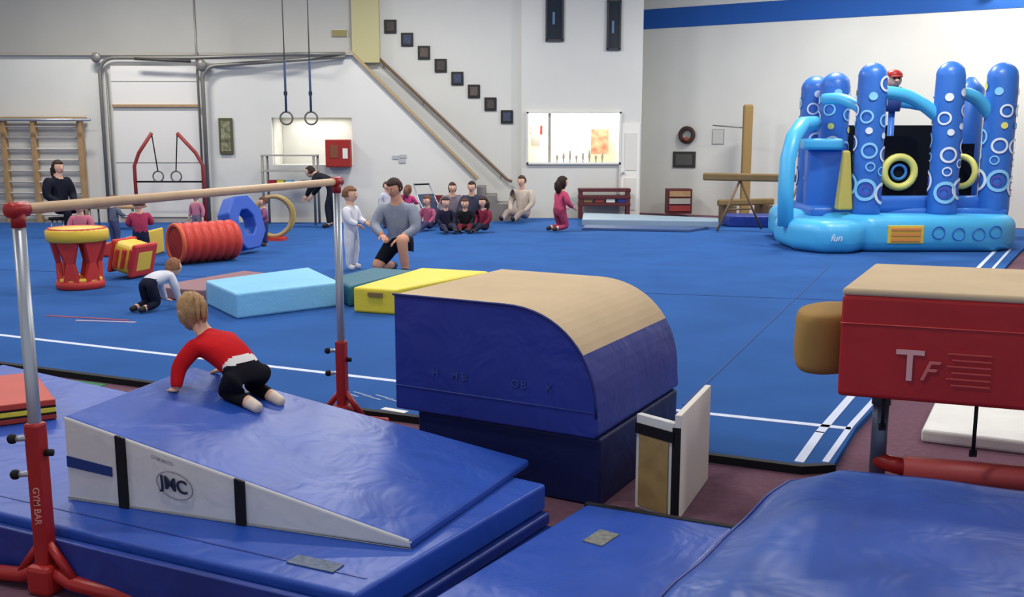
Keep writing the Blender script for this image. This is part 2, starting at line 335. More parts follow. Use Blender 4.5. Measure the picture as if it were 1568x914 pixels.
for t in(.05,.35,.65,.95): tube('bracket',[(-2.85+2.75*t,21.18,3.38-2.58*t-.02),(-2.85+2.75*t,21.29,3.38-2.58*t-.1)],.012,STEEL,G,6)
st=[(.15,ZF)]
N=13
for i in range(N):
    x=.15-i*.235; z=(i+1)*.172; st+= [(x,z),(x-.235,z)]
st+=[(.15-N*.235,ZF)]
wallpoly('staircase',st,20.16,mat('stair_carpet',(130,126,124),.9),.98)
G=grp('door_track_frame',(-7,19.9,1.6)); GP=mat('galvanised',(128,126,120),.45,.5,metal=.4)
tube('track_l',[(-8.17,19.88,ZF)]+[(-8.17,19.88,2.8)]+arc((-7.87,19.88,2.95),(.3,.3),180,90,6)+[(-6.3,19.88,3.25),(-4.2,19.6,3.3),(-3.3,19.9,3.33)],.036,GP,G,8)
tube('track_r',[(-6.13,19.85,ZF),(-6.13,19.85,2.75)]+arc((-5.83,19.85,2.8),(.3,.3),180,90,6)+[(-3.3,19.9,3.28)],.04,GP,G,8)
tube('track_l2',[(-8.05,19.9,ZF),(-8.05,19.9,3.05)],.022,GP,G,8); tube('track_r2',[(-6.24,19.9,ZF),(-6.24,19.9,3.2),(-6.24,19.9,4.6)],.024,GP,G,8)
par(box('wood_rail',(-7.1,19.92,2.32),(1.75,.06,.05),WOODF),G); par(box('panel',(-7.13,19.965,1.6),(1.7,.04,3.0),mat('door_panel',(220,218,212),.8)),G)
for z in(1.2,2.8): par(box('panel_rib',(-7.13,19.94,z),(1.7,.01,.012),SH),G)
ellip('pulley_l',(-8.2,19.82,3.25),(.1,.05,.1),GP,G,seg=12); ellip('pulley_r',(-6.13,19.82,3.1),(.1,.05,.12),GP,G,seg=12)
tube('spring',[(-7.4,19.7,3.22),(-6.3,19.7,3.17)],.03,mat('spring_dark',(70,66,60),.5),G,8)
G=grp('framed_poster',(-5.75,19.95,1.75)); par(box('frame',(-5.75,19.97,1.72),(.28,.04,.72),mat('frame_olive',(84,80,56),.6),bevel=.01),G); par(box('print',(-5.75,19.945,1.72),(.19,.01,.6),mat('print_green',(120,122,94),.6,var=.7,vs=12)),G)
G=grp('wall_bars',(-9.5,19.85,1))
for x in(-10.9,-10.15,-9.55,-8.62): par(box('upright',(x,19.85,1.0),(.09,.14,2.12),WOODF,bevel=.01),G)
RP=mat('rung_pale',(190,184,176),.5)
for k in range(9):
    z=.15+k*.22
    tube('rung',[(-10.9,19.84,z),(-8.62,19.84,z)],.022,RP,G,8)
par(box('top_rail',(-9.75,19.83,2.07),(2.5,.18,.06),WOODF,bevel=.01),G); tube('front_bar',[(-10.9,19.6,2.04),(-8.3,19.6,2.04)],.025,STEEL,G,8)
for x in(-10.15,-8.62): tube('arm',[(x,19.85,2.04),(x,19.58,2.04)],.025,WOODF,G,8)
DR=mat('painted_red_dull',(140,50,48),.5)
G=grp('preschool_ring_frame',(-6.65,19.1,1))
tube('post_l',[(-7.3,19.1,.0),(-7.3,19.1,1.15),(-7.2,19.1,1.4),(-6.93,19.1,1.78)],.036,DR,G,8); tube('post_r',[(-5.97,19.1,.0),(-5.97,19.1,1.15),(-6.1,19.1,1.4),(-6.44,19.1,1.78)],.036,DR,G,8)
tube('crossbar',[(-7.3,19.1,.85),(-5.97,19.1,.85)],.018,BLK,G,8)
tube('base_l',[(-7.3,18.7,.03),(-7.3,19.5,.03)],.03,DR,G,8);tube('base_r',[(-5.97,18.7,.03),(-5.97,19.5,.03)],.03,DR,G,8)
for x,xt in((-6.85,-6.93),(-6.5,-6.44)):
    tube('strap',[(xt,19.1,1.76),(x,19.1,1.05)],.012,BLK,G,6); ring('ring',(x,19.1,.95),.1,.014,TD,parent=G)
G=grp('gymnastic_rings',(-4,18.5,3)); STR=mat('strap_blue',(52,66,100),.7)
for x in(-4.19,-3.73):
    tube('cable',[(x,18.5,5.68),(x,18.5,2.75)],.012,TD,G,6); tube('webbing',[(x,18.5,3.1),(x,18.5,2.16)],.022,STR,G,8); ring('ring',(x,18.5,2.05),.115,.017,mat('ring_grey',(96,94,90),.5),parent=G)
    par(box('buckle',(x,18.5,2.5),(.06,.03,.07),BLK),G)
par(box('ceiling_plate',(-3.96,18.5,5.66),(.7,.15,.03),GP),G)
G=grp('steel_rack',(-4.3,19.3,.7))
for x in(-4.85,-3.85):
    for y in(19.2,19.6): tube('leg',[(x,y,0),(x,y,1.35)],.025,GP,G,8)
for z in(.75,1.05,1.35): par(box('shelf',(-4.35,19.4,z),(1.05,.45,.03),SH),G)
for i in range(5): par(box('bin',(-4.7+i*.17,19.4,.82),(.13,.3,.1),[RED,YEL,LB,WHT,TEAL][i]),G)
G=grp('red_wall_cabinet',(-3.45,19.9,1.4)); CR=mat('cabinet_red',(150,34,30),.5)
par(box('cab',(-3.48,19.88,1.38),(.5,.22,.55),CR,bevel=.02),G); par(box('label',(-3.55,19.765,1.42),(.16,.01,.25),mat('label_dark',(120,70,50),.6)),G); par(box('label_w',(-3.33,19.765,1.38),(.1,.01,.2),WHT),G)
G=grp('paper_notice',(-2.3,19.98,1.2))
for i,(x,z) in enumerate(((-2.35,1.3),(-2.2,1.32),(-2.22,1.22))): par(box('sheet_%d'%i,(x,19.99,z),(.14,.01,.07),mat('paper2',(170,172,176),.8)),G)
# ------------------------------------------------------------------ inflatable bounce house
G=grp('inflatable_bounce_castle',(6.2,15.9,0))
IB=mat('inflatable_lightblue',(74,180,230),.4,.45,bump=.15,bs=3,coat=.1); ID=mat('inflatable_blue',(48,110,198),.4,.45,bump=.15,bs=3,coat=.1)
NET=mat('netting_black',(16,20,30),.8,.2); BUB=mat('bubble_paleblue',(140,208,244),.5); BUW=mat('bubble_white',(225,236,246),.5); YR=mat('inflatable_yellow',(226,222,120),.45); BUP=mat('bubble_purple',(96,80,180),.5)
def puff(name,pts,z0,z1,m,bev,parent=G):
    o=prism(name,pts,z0,z1,m,parent,bevel=bev,seg=6)
    for p in o.data.polygons: p.use_smooth=True
    return o
puff('base_main',[(5.25,14.55),(7.25,14.55),(7.62,14.8),(7.9,15.6),(8.0,17.3),(4.5,17.3),(4.4,16.2)],0,.54,IB,.17)
puff('entry_step',[(4.22,14.8),(4.55,14.32),(5.05,14.32),(5.42,14.75),(5.35,15.9),(4.22,15.9)],0,.48,IB,.17)
puff('deck',[(4.7,15.4),(7.6,15.0),(7.8,17.1),(4.7,17.1)],.45,.62,ID,.06)
cols=[(5.27,16.3,.24,2.74,'a'),(5.42,15.05,.215,2.80,'b'),(6.59,15.05,.215,2.82,'c'),(7.47,15.25,.23,2.82,'d'),(5.13,16.9,.24,2.72,'e')]
def decal(cx,cy,r,th0,z0,R,w,m,parent,fill=False):
    V=[];F=[];n=24
    for i in range(n):
        t=2*math.pi*i/n
        for rr in((R*.02 if fill else R-w),R):
            th=th0+rr*math.cos(t)/r; z=z0+rr*math.sin(t)
            V.append((cx+(r+.012)*math.sin(th),cy-(r+.012)*math.cos(th),z))
    for i in range(n):
        j=(i+1)%n; F.append((2*i,2*i+1,2*j+1,2*j))
    mesh_obj('bubble',V,F,m,parent=parent)
for cx,cy,r,zt,nm in cols:
    P=[(cx,cy,.5),(cx,cy,.6)]+[(cx,cy,.6+k*(zt-.6-r)/8) for k in range(1,9)]; R_=[r*.96,r]+[r*(1 if k%2 else .97) for k in range(1,9)]
    for k in range(1,6):
        a=math.pi/2*k/5; P.append((cx-.04*math.sin(a),cy,zt-r+r*math.sin(a))); R_.append(max(.02,r*math.cos(a)))
    tube('column_'+nm,P,R_,ID,G,20)
    for th in(-1.9,-.35,.9,2.4):
        z=.85+random.random()*.2; k=0
        while z<zt-.3:
            R=(.17,.07,.12,.05)[k%4] if z<1.6 else (.10,.06,.12,.05)[k%4]; k+=1
            mm=random.choice((BUB,BUW,BUB,BUW)) if R>.06 else random.choice((BUW,YR,BUB))
            decal(cx,cy,r,th+random.uniform(-.3,.3),z,min(R,r*.78),R*.28,mm,G,fill=(R<.065))
            if R>.16: decal(cx,cy,r,th,z,R*.45,R*.12,BUP,G)
            z+=R+.14+random.random()*.08
def bow(name,a,b,lift,r,m):
    a=Vector(a);b=Vector(b);P=[]
    for i in range(11):
        t=i/10; p=a.lerp(b,t); p.z+=lift*math.sin(math.pi*t); P.append(p)
    tube(name,P,r,m,G,12)
bow('arch_1',(5.0,16.0,2.30),(5.42,15.05,2.02),.10,.09,IB); bow('arch_2',(5.5,15.1,2.36),(6.53,15.1,1.95),.14,.10,IB); bow('arch_3',(6.7,15.1,2.36),(7.47,15.3,1.85),.16,.10,IB)
bow('arch_4',(5.0,16.9,2.1),(7.5,16.9,2.1),.2,.09,IB)
tube('column_f',[(7.75,16.9,.5),(7.75,16.9,2.5),(7.75,16.9,2.7)],[.22,.22,.05],ID,G,16)
tube('side_arch',[(4.22,15.1,.35),(4.20,15.1,.9),(4.22,15.15,1.35),(4.34,15.3,1.70),(4.58,15.7,1.90),(4.9,16.1,1.92)],.12,IB,G,14)
puff('back_wall',[(5.0,16.95),(7.7,16.95),(7.7,17.15),(5.0,17.15)],.55,1.25,ID,.05)
prism('netting_back',[(5.3,16.9),(7.65,16.9),(7.65,16.93),(5.3,16.93)],.6,1.9,NET,G)
puff('left_wall',[(4.75,15.9),(5.25,15.65),(5.3,15.9),(4.85,16.4)],.5,1.52,ID,.06)
prism('panel_net_1',[(5.65,15.55),(6.38,15.55),(6.38,15.6),(5.65,15.6)],.75,1.72,NET,G); prism('panel_net_2',[(6.8,15.55),(7.28,15.6),(7.28,15.65),(6.8,15.6)],.75,1.6,NET,G)
puff('rail_low',[(5.6,15.2),(7.35,15.25),(7.35,15.5),(5.6,15.45)],.55,.8,ID,.08)
puff('platform',[(4.62,15.7),(5.2,15.5),(5.25,15.9),(4.7,16.2)],1.50,1.68,IB,.06)
ring('target_ring_1',(6.08,15.5,1.16),.235,.06,YR,parent=G,seg=28); ring('target_ring_1_in',(6.08,15.52,1.16),.11,.025,mat('ring_blue',(60,130,200),.5),parent=G)
ring('target_ring_2',(7.02,15.45,1.17),.23,.05,YR,parent=G,yaw=-.9,seg=28)
mesh_obj('slide',[(5.06,15.1,1.5),(5.15,15.05,1.5),(5.21,14.98,.6),(4.98,14.98,.6),(5.06,15.2,1.5),(5.15,15.2,1.5),(5.21,15.2,.6),(4.98,15.2,.6)],[(0,1,2,3),(4,5,6,7),(0,1,5,4),(1,2,6,5),(3,2,6,7),(0,3,7,4)],mat('slide_yellow',(180,168,84),.5),parent=G,bevel=.03)
par(box('sign',(5.86,14.545,.27),(.54,.03,.27),mat('sign_yellow',(216,190,80),.6),bevel=.01),G)
for i in range(3): par(box('sign_stripe_%d'%i,(5.86,14.52,.19+i*.08),(.44,.02,.035),mat('sign_orange',(220,140,76),.6)),G)
for x in(6.35,6.65,6.95,7.2): ring('base_bubble',(x,14.545,.28+.03*math.sin(x*9)),.09,.010,ID,parent=G)
text('base_word','fun',(4.75,14.30,.24),.14,BUW,0.05,parent=G,shear=.3)
sk_=mat('mascot_skin',(222,178,154),.5)
mx=5.98
tube('mascot_body',[(mx,15.7,2.1),(mx,15.7,2.3),(mx,15.7,2.5)],[.12,.15,.08],mat('mascot_blue',(60,80,140),.5),G,12); ellip('mascot_head',(mx,15.68,2.58),(.115,.11,.11),sk_,G); ellip('mascot_nose',(mx,15.56,2.57),(.035,.035,.03),sk_,G,seg=10)
for s in(-1,1): ellip('mascot_eye',(mx+.04*s,15.575,2.61),(.018,.012,.026),BLK,G,seg=8)
ellip('mascot_cap',(mx,15.7,2.66),(.13,.13,.085),RED,G); ellip('mascot_brim',(mx,15.59,2.63),(.10,.09,.02),RED,G)
tube('mascot_arm_l',[(mx-.08,15.68,2.45),(mx-.19,15.63,2.38),(mx-.17,15.58,2.30)],.04,RED,G,8);tube('mascot_arm_r',[(mx+.08,15.68,2.45),(mx+.19,15.63,2.38),(mx+.17,15.58,2.30)],.04,RED,G,8)
tube('mascot_pole',[(mx,15.7,.5),(mx,15.7,2.12)],.05,ID,G,10)
# ------------------------------------------------------------------ background apparatus on the right
G=grp('balance_beam',(4.5,17.9,.9))
a=Vector((3.55,18.3,1.0));b=Vector((5.3,17.45,1.0)); d=(b-a).normalized(); ang=math.atan2(d.y,d.x)
par(box('beam',(a+b)/2-Vector((0,0,.02)),((b-a).length,.13,.14),TAND,bevel=.03,rot=ang),G)
WD=mat('wood_dark',(112,88,64),.6)
for t in(.35,.9):
    p=a.lerp(b,t)
    tube('leg_a',[p-Vector((0,0,.08)),(p.x-.45,p.y-.3,.03)],.022,WD,G,8); tube('leg_b',[p-Vector((0,0,.08)),(p.x+.45,p.y+.1,.03)],.022,WD,G,8); tube('brace',[(p.x-.25,p.y-.17,.4),(p.x+.25,p.y+.05,.4)],.015,WD,G,8)
G=grp('low_beam',(4.6,19.9,.4)); par(box('beam',(4.75,19.95,.40),(1.3,.12,.13),TAND,bevel=.03,rot=.35),G)
for p in((4.35,19.8),(5.15,20.1)): par(box('foot',(p[0],p[1],.17),(.1,.5,.34),WD,rot=.35),G)
G=grp('upright_padded_beam',(4.95,20.9,1.2)); par(box('beam',(4.95,20.9,1.2),(.2,.14,2.35),mat('beam_suede',(150,122,74),.8),bevel=.04),G); par(box('foot',(4.95,20.9,.04),(.5,.5,.08),BLK,bevel=.01),G); tube('wall_arm',[(4.85,20.95,1.9),(4.3,21.3,1.95)],.015,GP,G,6)
prism('grey_landing_mat',[(1.35,18.9),(3.9,18.5),(4.05,19.2),(1.5,20.6)],0,.14,mat('vinyl_greyblue',(136,158,176),.5,bump=.1),bevel=.02)
prism('blue_landing_mat',[(4.12,19.2),(4.16,18.75),(5.4,18.5),(5.4,19.3),(4.3,19.4)],0,.22,VB2,bevel=.03)
prism('slate_panel_mat',[(1.3,18.1),(3.2,17.7),(3.7,18.35),(1.4,18.75)],0,.05,mat('vinyl_slate',(58,84,128),.6),bevel=.01)
G=grp('wooden_bench',(2,20.8,.3)); BM=mat('bench_maroon',(84,30,34),.5)
for z in(.3,.45,.6): par(box('slat',(1.95,20.85,z),(1.1,.3,.07),BM,bevel=.01),G)
for x in(1.45,2.45): par(box('leg',(x,20.85,.3),(.08,.28,.6),BM),G)
for i in range(4): par(box('stored_pad_%d'%i,(1.6+i*.24,20.83,.38),(.18,.2,.07),[TAND,DR,WHT,VB2][i]),G)
G=grp('drawer_unit',(3.9,21.6,.3)); par(box('case',(3.7,21.85,.3),(.55,.35,.55),mat('case_maroon',(90,34,36),.5),bevel=.01),G)
for i in range(3): par(box('drawer_%d'%i,(3.7,21.66,.15+i*.16),(.46,.03,.12),[DR,SH,WOODF][i]),G)
# ------------------------------------------------------------------ floor mats / soft play
prism('light_blue_foam_block',[(-2.60,9.10),(-1.74,9.85),(-2.3,11.0),(-3.15,9.95)],0,.25,LB,bevel=.025)
G=grp('yellow_foam_block',(-1,10,.1))
prism('foam',[(-1.56,9.49),(-1.13,9.33),(-.25,10.65),(-1.02,10.95)],0,.25,YEL,G,bevel=.025); par(box('label',(-1.33,9.39,.19),(.16,.012,.04),TAND,rot=-.36),G)
prism('teal_foam_block',[(-1.93,10.40),(-1.64,9.76),(-1.12,10.95),(-1.6,11.2)],0,.22,TEAL,bevel=.025)
prism('rose_foam_mat',[(-3.85,10.35),(-3.25,10.08),(-2.5,11.15),(-3.2,11.6)],0,.13,PINKM,bevel=.02)
PY=mat('play_yellow',(226,192,66),.45); PR=mat('play_red',(196,56,50),.45); PB=mat('play_blue',(46,88,182),.45)
# round climbing drum: padded yellow top ring, red tapering staves, yellow floor ring
G=grp('soft_play_drum',(-4.94,11.1,0)); c0=Vector((-4.94,11.1,0))
tube('top_pad',[c0+Vector((0,0,z)) for z in(.535,.55,.66,.685,.69)],[.29,.335,.335,.31,.02],PY,G,28)
ring('top_rim',c0+Vector((0,0,.675)),.30,.018,PR,axis='Z',parent=G)
tube('floor_pad',[c0+Vector((0,0,z)) for z in(.0,.01,.08,.095,.096)],[.24,.26,.26,.24,.02],PR,G,28)
ring('floor_rim',c0+Vector((0,0,.10)),.215,.03,PY,axis='Z',parent=G)
for i in range(6):
    t=math.pi/6+i*math.pi/3; e=Vector((math.cos(t),math.sin(t),0)); tg=Vector((-math.sin(t),math.cos(t),0))
    V=[]
    for z,rr,w in((.05,.24,.10),(.30,.245,.045),(.57,.30,.13)):
        for s in(-1,1):
            for k in(0,-.06): V.append(c0+e*(rr+k)+tg*w*s+Vector((0,0,z)))
    F=[]
    for l in(0,4): F+=[(l,l+2,l+6,l+4),(l+1,l+3,l+7,l+5),(l,l+1,l+5,l+4),(l+2,l+3,l+7,l+6)]
    F+=[(0,1,3,2),(8,9,11,10)]
    mesh_obj('stave_%d'%i,V,F,PR,parent=G,bevel=.012)
G=grp('soft_play_barrel',(-4.6,11.9,0))
par(box('barrel',(-4.66,11.95,.25),(.36,.40,.38),PY,bevel=.08,rot=-.3,tilt=('Y',.25),seg=4),G)
for k in(-1,1): par(box('band',(-4.66+.14*k,11.95-.04*k,.25-.03*k),(.06,.44,.42),PR,bevel=.03,rot=-.3,tilt=('Y',.25)),G)
for k in(-1,0,1): par(box('pad',(-4.69+.1*k,11.74-.03*k,.25),(.05,.04,.24),PR,bevel=.015,rot=-.3,tilt=('Y',.25)),G)
G=grp('crawl_tunnel',(-4.3,13.4,.3)); P=[];Rr=[]
a=Vector((-4.52,13.15,.285));b=Vector((-3.92,13.75,.285))
for i in range(61):
    P.append(a.lerp(b,i/60)); Rr.append(.25+.03*abs(math.sin(i/60*math.pi*7)))
d=(b-a).normalized(); yw=math.atan2(d.y,d.x)
tube('skin',P,Rr,mat('tunnel_red',(198,60,46),.5,bump=.1),G,24); ring('rim',a-d*.01,.25,.03,mat('tunnel_orange',(212,92,58),.5),axis='X',parent=G,yaw=yw)
ellip('mouth_dark',a-d*.012,(.012,.22,.22),mat('mouth_shade_red',(150,36,30),.7),G,Matrix.Rotation(yw,3,'Z'))  # disc over the capped end, the hollow's shade put into its darker red
# leaning blue ring panel
G=grp('blue_octagon_ring',(-4.0,14.4,.4))
oc=[]
for rr in(.43,.2):
    for k in range(8):
        t=math.pi/4*k+math.pi/8; oc.append((rr*math.cos(t),rr*math.sin(t)))
V=[]; M=Matrix.Rotation(1.22,3,'Z')@Matrix.Rotation(-.25,3,'X')
for y in(-.11,.11):
    for p in oc: V.append(Vector((-4.0,14.5,.44))+M@Vector((p[0],y,p[1])))
F=[]
for i in range(8):
    j=(i+1)%8; F+=[(i,j,8+j,8+i),(16+i,16+j,24+j,24+i),(i,j,16+j,16+i),(8+i,8+j,24+j,24+i)]
mesh_obj('ring_pad',V,F,PB,parent=G,bevel=.02)
G=grp('wooden_hoop',(-3.95,16.3,.35)); ring('hoop',(-3.98,16.3,.40),.33,.035,mat('hoop_tan',(156,130,86),.5),parent=G,yaw=.6); ring('hoop_inner',(-3.96,16.4,.40),.33,.03,mat('hoop_yellow',(180,160,76),.5),parent=G,yaw=.6)
par(box('foot',(-3.97,16.35,.025),(.35,.3,.05),PR),G)
G=grp('soft_play_ramp',(-5.6,14.2,0)); mesh_obj('ramp',[(-6.1,14.0,0),(-5.2,14.0,0),(-5.2,14.6,0),(-6.1,14.6,0),(-6.1,14.0,.12),(-5.2,14.0,.38),(-5.2,14.6,.38),(-6.1,14.6,.12)],[(0,1,2,3),(4,5,6,7),(0,1,5,4),(1,2,6,5),(2,3,7,6),(3,0,4,7)],[PY,PR],[1,0,1,0,1,0],parent=G,bevel=.03)
G=grp('low_play_table',(-7.2,18.2,0)); par(box('top',(-7.4,18.3,.42),(1.0,.5,.05),WOODF,bevel=.01),G)
for x in(-7.8,-7.0):
    for y in(18.1,18.5): tube('leg',[(x,y,0),(x,y,.4)],.02,STEEL,G,6)
def chair(x,y,yaw,m):
    G=grp('toddler_chair',(x,y,0)); M=Matrix.Rotation(yaw,3,'Z'); c=Vector((x,y,0))
    par(box('seat',c+Vector((0,0,.28)),(.3,.3,.04),m,bevel=.01,rot=yaw),G); par(box('back',c+M@Vector((0,.14,.46)),(.3,.03,.2),m,bevel=.01,rot=yaw),G)
    for sx in(-1,1):
        for sy in(-1,1): tube('leg',[c+M@Vector((.13*sx,.13*sy,.28)),c+M@Vector((.15*sx,.15*sy,0))],.014,STEEL,G,6)
        tube('back_post',[c+M@Vector((.13*sx,.14,.28)),c+M@Vector((.13*sx,.14,.5))],.014,STEEL,G,6)
for x,y,w in((-1.15,19.5,.1),(-.78,19.5,-.2),(-1.52,19.5,0),(-2.35,19.6,0)): chair(x,y,w,mat('chair_red',(110,32,38),.5))
def stroller(x,y,yaw,m):
    G=grp('stroller',(x,y,0)); M=Matrix.Rotation(yaw,3,'Z'); c=Vector((x,y,0)); T=lambda *p:c+M@Vector(p)
    for sx in(-.2,.2):
        for sy in(-.24,.22): ring('wheel',T(sx,sy,.1),.085,.018,BLK,axis='X',parent=G,yaw=yaw,seg=18); ellip('hub',T(sx,sy,.1),(.03,.03,.03),STEEL,G,seg=8)
        tube('frame_a',[T(sx,-.24,.1),T(sx,.12,.5),T(sx*.9,.32,.8)],.014,STEEL,G,6); tube('frame_b',[T(sx,.22,.1),T(sx,-.1,.42)],.014,STEEL,G,6)
    tube('handle',[T(-.18,.32,.8),T(.18,.32,.8)],.018,BLK,G,6)
    mesh_obj('seat',[T(-.18,-.2,.3),T(.18,-.2,.3),T(.18,.06,.26),T(-.18,.06,.26),T(.18,.2,.6),T(-.18,.2,.6),T(-.18,-.2,.34),T(.18,-.2,.34),T(.18,.03,.31),T(-.18,.03,.31),T(.18,.16,.62),T(-.18,.16,.62)],[(0,1,2,3),(3,2,4,5),(6,7,8,9),(9,8,10,11),(0,1,7,6),(5,4,10,11),(1,2,8,7),(2,4,10,8),(0,3,9,6),(3,5,11,9)],m,parent=G)
stroller(-1.55,18.85,.7,mat('fabric_navy',(60,72,100),.8))
# ------------------------------------------------------------------ foreground: mat stack
FR=Vector((-.52,3.05));BR=Vector((.15,4.11));BL=Vector((-3.4,6.4));FL=Vector((-4.4,4.85))
G=grp('landing_mat_stack',(-2,4.5,ZF))
for i,(z0,z1,dx) in enumerate(((ZF,.012,.045),(.016,.075,.02),(.08,.2,-.0))):
    q=[p+Vector((dx*(1 if p in(FR,BR) else 0),-dx*.6)) for p in (FR,BR,BL,FL)]
    prism('mat_%d'%i,q,z0,z1,[VB2,VB2,VB][i],G,bevel=.016,seg=4)
prism('front_skirt',[(-4.4,4.80),(-.55,3.02),(-.53,3.045),(-4.4,4.845)],ZF,.165,VB2,G,bevel=.006)
strip('mat_seam',(-3.9,4.78),(-.5,3.17),.008,VB2,G,.198)
par(box('label',(-.70,3.285,.2035),(.2,.07,.004),mat('label_faded',(96,108,130),.7,var=.3,vs=50),rot=-.43),G)
G=grp('folded_panel_mat',(-3,5.2,.2))
fp=[(-2.45,5.10),(-2.86,5.72),(-3.75,5.25),(-3.3,4.62)]
for i,m in enumerate((mat('vinyl_brick',(160,54,44),.5),BLK,YEL,BLK,mat('vinyl_orange_red',(188,66,48),.5,var=.05,vs=3))):
    z0=.203+[0,.03,.038,.068,.076][i]; z1=.203+[.03,.038,.068,.076,.11][i]; prism('panel_%d'%i,fp,z0,z1,m,G,bevel=.006 if i in(0,2,4) else 0)
A=Vector((-1.86,3.92));C=Vector((-.37,3.41));D=Vector((.08,4.33));E=Vector((-1.6,4.80)); zt=.563; z0=.202; zc=.235
G=grp('incline_wedge_mat',(-1,4.2,.2))
V=[(A.x,A.y,z0),(C.x,C.y,z0),(D.x,D.y,z0),(E.x,E.y,z0),(A.x,A.y,zt),(C.x,C.y,zc),(D.x,D.y,zc),(E.x,E.y,zt)]
mesh_obj('wedge',V,[(0,1,2,3),(4,5,6,7),(0,1,5,4),(1,2,6,5),(2,3,7,6),(3,0,4,7)],[WHT,VB],[0,1,0,1,1,0],parent=G,bevel=.012)
n=Vector((-.324,-.946,0)); u=Vector((C.x-A.x,C.y-A.y,0)); u.normalize(); angw=math.atan2(u.y,u.x)
def side(s,f,off=.004):
    p=A.lerp(C,s); z=z0+(zt+(zc-zt)*s-z0)*f; return Vector((p.x,p.y,z))+n*off
def patch(name,s0,s1,f0,f1,m,off=.004,th=.004):
    q=[side(s0,f0,off),side(s1,f0,off),side(s1,f1,off),side(s0,f1,off)]; V=q+[p-n*th for p in q]
    return mesh_obj(name,V,[(0,1,2,3),(4,5,6,7),(0,1,5,4),(1,2,6,5),(2,3,7,6),(3,0,4,7)],m,parent=G)
patch('strap_1',.170,.198,0,1.0,BLK,.012,.012); patch('strap_2',.525,.552,0,1.0,BLK,.012,.012)
patch('stripe',.005,.15,.40,.53,mat('logo_blue',(24,56,120),.5))
LG=mat('logo_ink',(34,40,66),.6); cc=side(.345,.50,.006)
tube('logo_oval',[cc+u*(.085*math.cos(t*math.pi/16))+Vector((0,0,.055*math.sin(t*math.pi/16)-.012*math.cos(t*math.pi/16))) for t in range(32)],.002,mat('ink_oval',(120,124,140),.6),G,6,closed=True)
text('logo_word','JMC',cc,.075,LG,angw,parent=G,shear=-.2,spin=.14)
text('logo_small','GYM MATS',side(.31,.86,.006),.022,mat('ink_faint',(160,160,166),.6),angw,parent=G,spin=.22,ext=.0005)
patch('hem_low',.0,1.0,.0,.035,mat('piping_grey',(160,160,158),.6),.003,.003)
# ------------------------------------------------------------------ rounded block (centre)
G=grp('rounded_spotting_block',(.1,4.9,0))
O=Vector((-.61,4.97,0)); uu=Vector((.875,-.485,0)); nn=Vector((.485,.875,0)); Lb=1.155; Dp=1.12; zb=.30; ztp=.905; Rb=.50; Rv=.50
prof=[(0,zb),(0,ztp)]
NA=16
prof+= [(Lb-Rb,ztp)]
for i in range(1,NA+1):
    t=math.pi/2*(i/NA); prof.append((Lb-Rb+Rb*math.sin(t)**.92*.985,ztp-Rv*(1-math.cos(t)**.92 if i<NA else 1)))
prof.append((Lb,zb+.02)); prof.append((Lb-.02,zb))
n_=len(prof); V=[]
for k in(0,1):
    for p in prof: V.append(O+uu*p[0]+nn*Dp*k+Vector((0,0,p[1])))
F=[tuple(range(n_)),tuple(range(n_,2*n_))[::-1]]; fm=[0,0]
for i in range(n_):
    j=(i+1)%n_; F.append((i,j,n_+j,n_+i)); fm.append(1 if (i>=1 and i<2+10) else 0)
mesh_obj('padded_top',V,F,[mat('vinyl_royal',(38,52,138),.42,.45,var=.12,vs=3,bump=.35,bs=4),TAN],fm,parent=G,bevel=.012)
tube('piping',[O+uu*p[0]-nn*.004+Vector((0,0,p[1])) for p in prof[1:-2]],.007,mat('piping_blue',(30,40,110),.5),G,6)
tube('seam_low',[O+uu*.01-nn*.004+Vector((0,0,zb+.13)),O+uu*(Lb-.01)-nn*.004+Vector((0,0,zb+.13))],.003,mat('seam_light',(60,74,150),.6),G,6)
q=[O+uu*.12+nn*.03,O+uu*(Lb+.0)+nn*.03,O+uu*(Lb+.0)+nn*(Dp-.02),O+uu*.12+nn*(Dp-.02)]
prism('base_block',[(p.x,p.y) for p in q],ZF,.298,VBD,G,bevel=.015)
au=math.atan2(uu.y,uu.x); IF=mat('ink_blue_faint',(58,70,140),.7)
for s,w in((.22,'H'),(.32,'M'),(.37,'B'),(.62,'O'),(.66,'B'),(.78,'K')):
    text('faded_letter',w,O+uu*s*Lb-nn*.005+Vector((0,0,.52)),.055,IF,au,parent=G,ext=.001)
G=grp('folding_foam_panel',(.8,4.5,0))
CB=mat('foam_cardboard',(160,134,86),.8,var=.2,vs=10)
def panel(nm,a,b,h,th,m):
    a=Vector(a);b=Vector(b);d=(b-a).normalized();nrm=Vector((-d.y,d.x))*th
    prism(nm,[a,b,b+nrm,a+nrm],ZF,h,m,G,bevel=.004)
panel('leaf_left',(.585,4.45),(.735,4.285),.42,.035,WHT)
panel('leaf_right',(.765,4.275),(1.01,4.83),.46,.03,mat('panel_white',(226,220,208),.6))
prism('foam_face',[(.598,4.428),(.715,4.302),(.712,4.299),(.595,4.425)],-.02,.37,CB,G)
prism('strap_face',[(.583,4.445),(.733,4.280),(.728,4.276),(.578,4.441)],.33,.38,BLK,G); prism('spine',[(.728,4.29),(.742,4.275),(.765,4.275),(.755,4.30)],ZF,.40,BLK,G)
prism('core',[(.63,4.47),(.735,4.36),(.93,4.80),(.80,4.85)],ZF,.02,BLK,G)
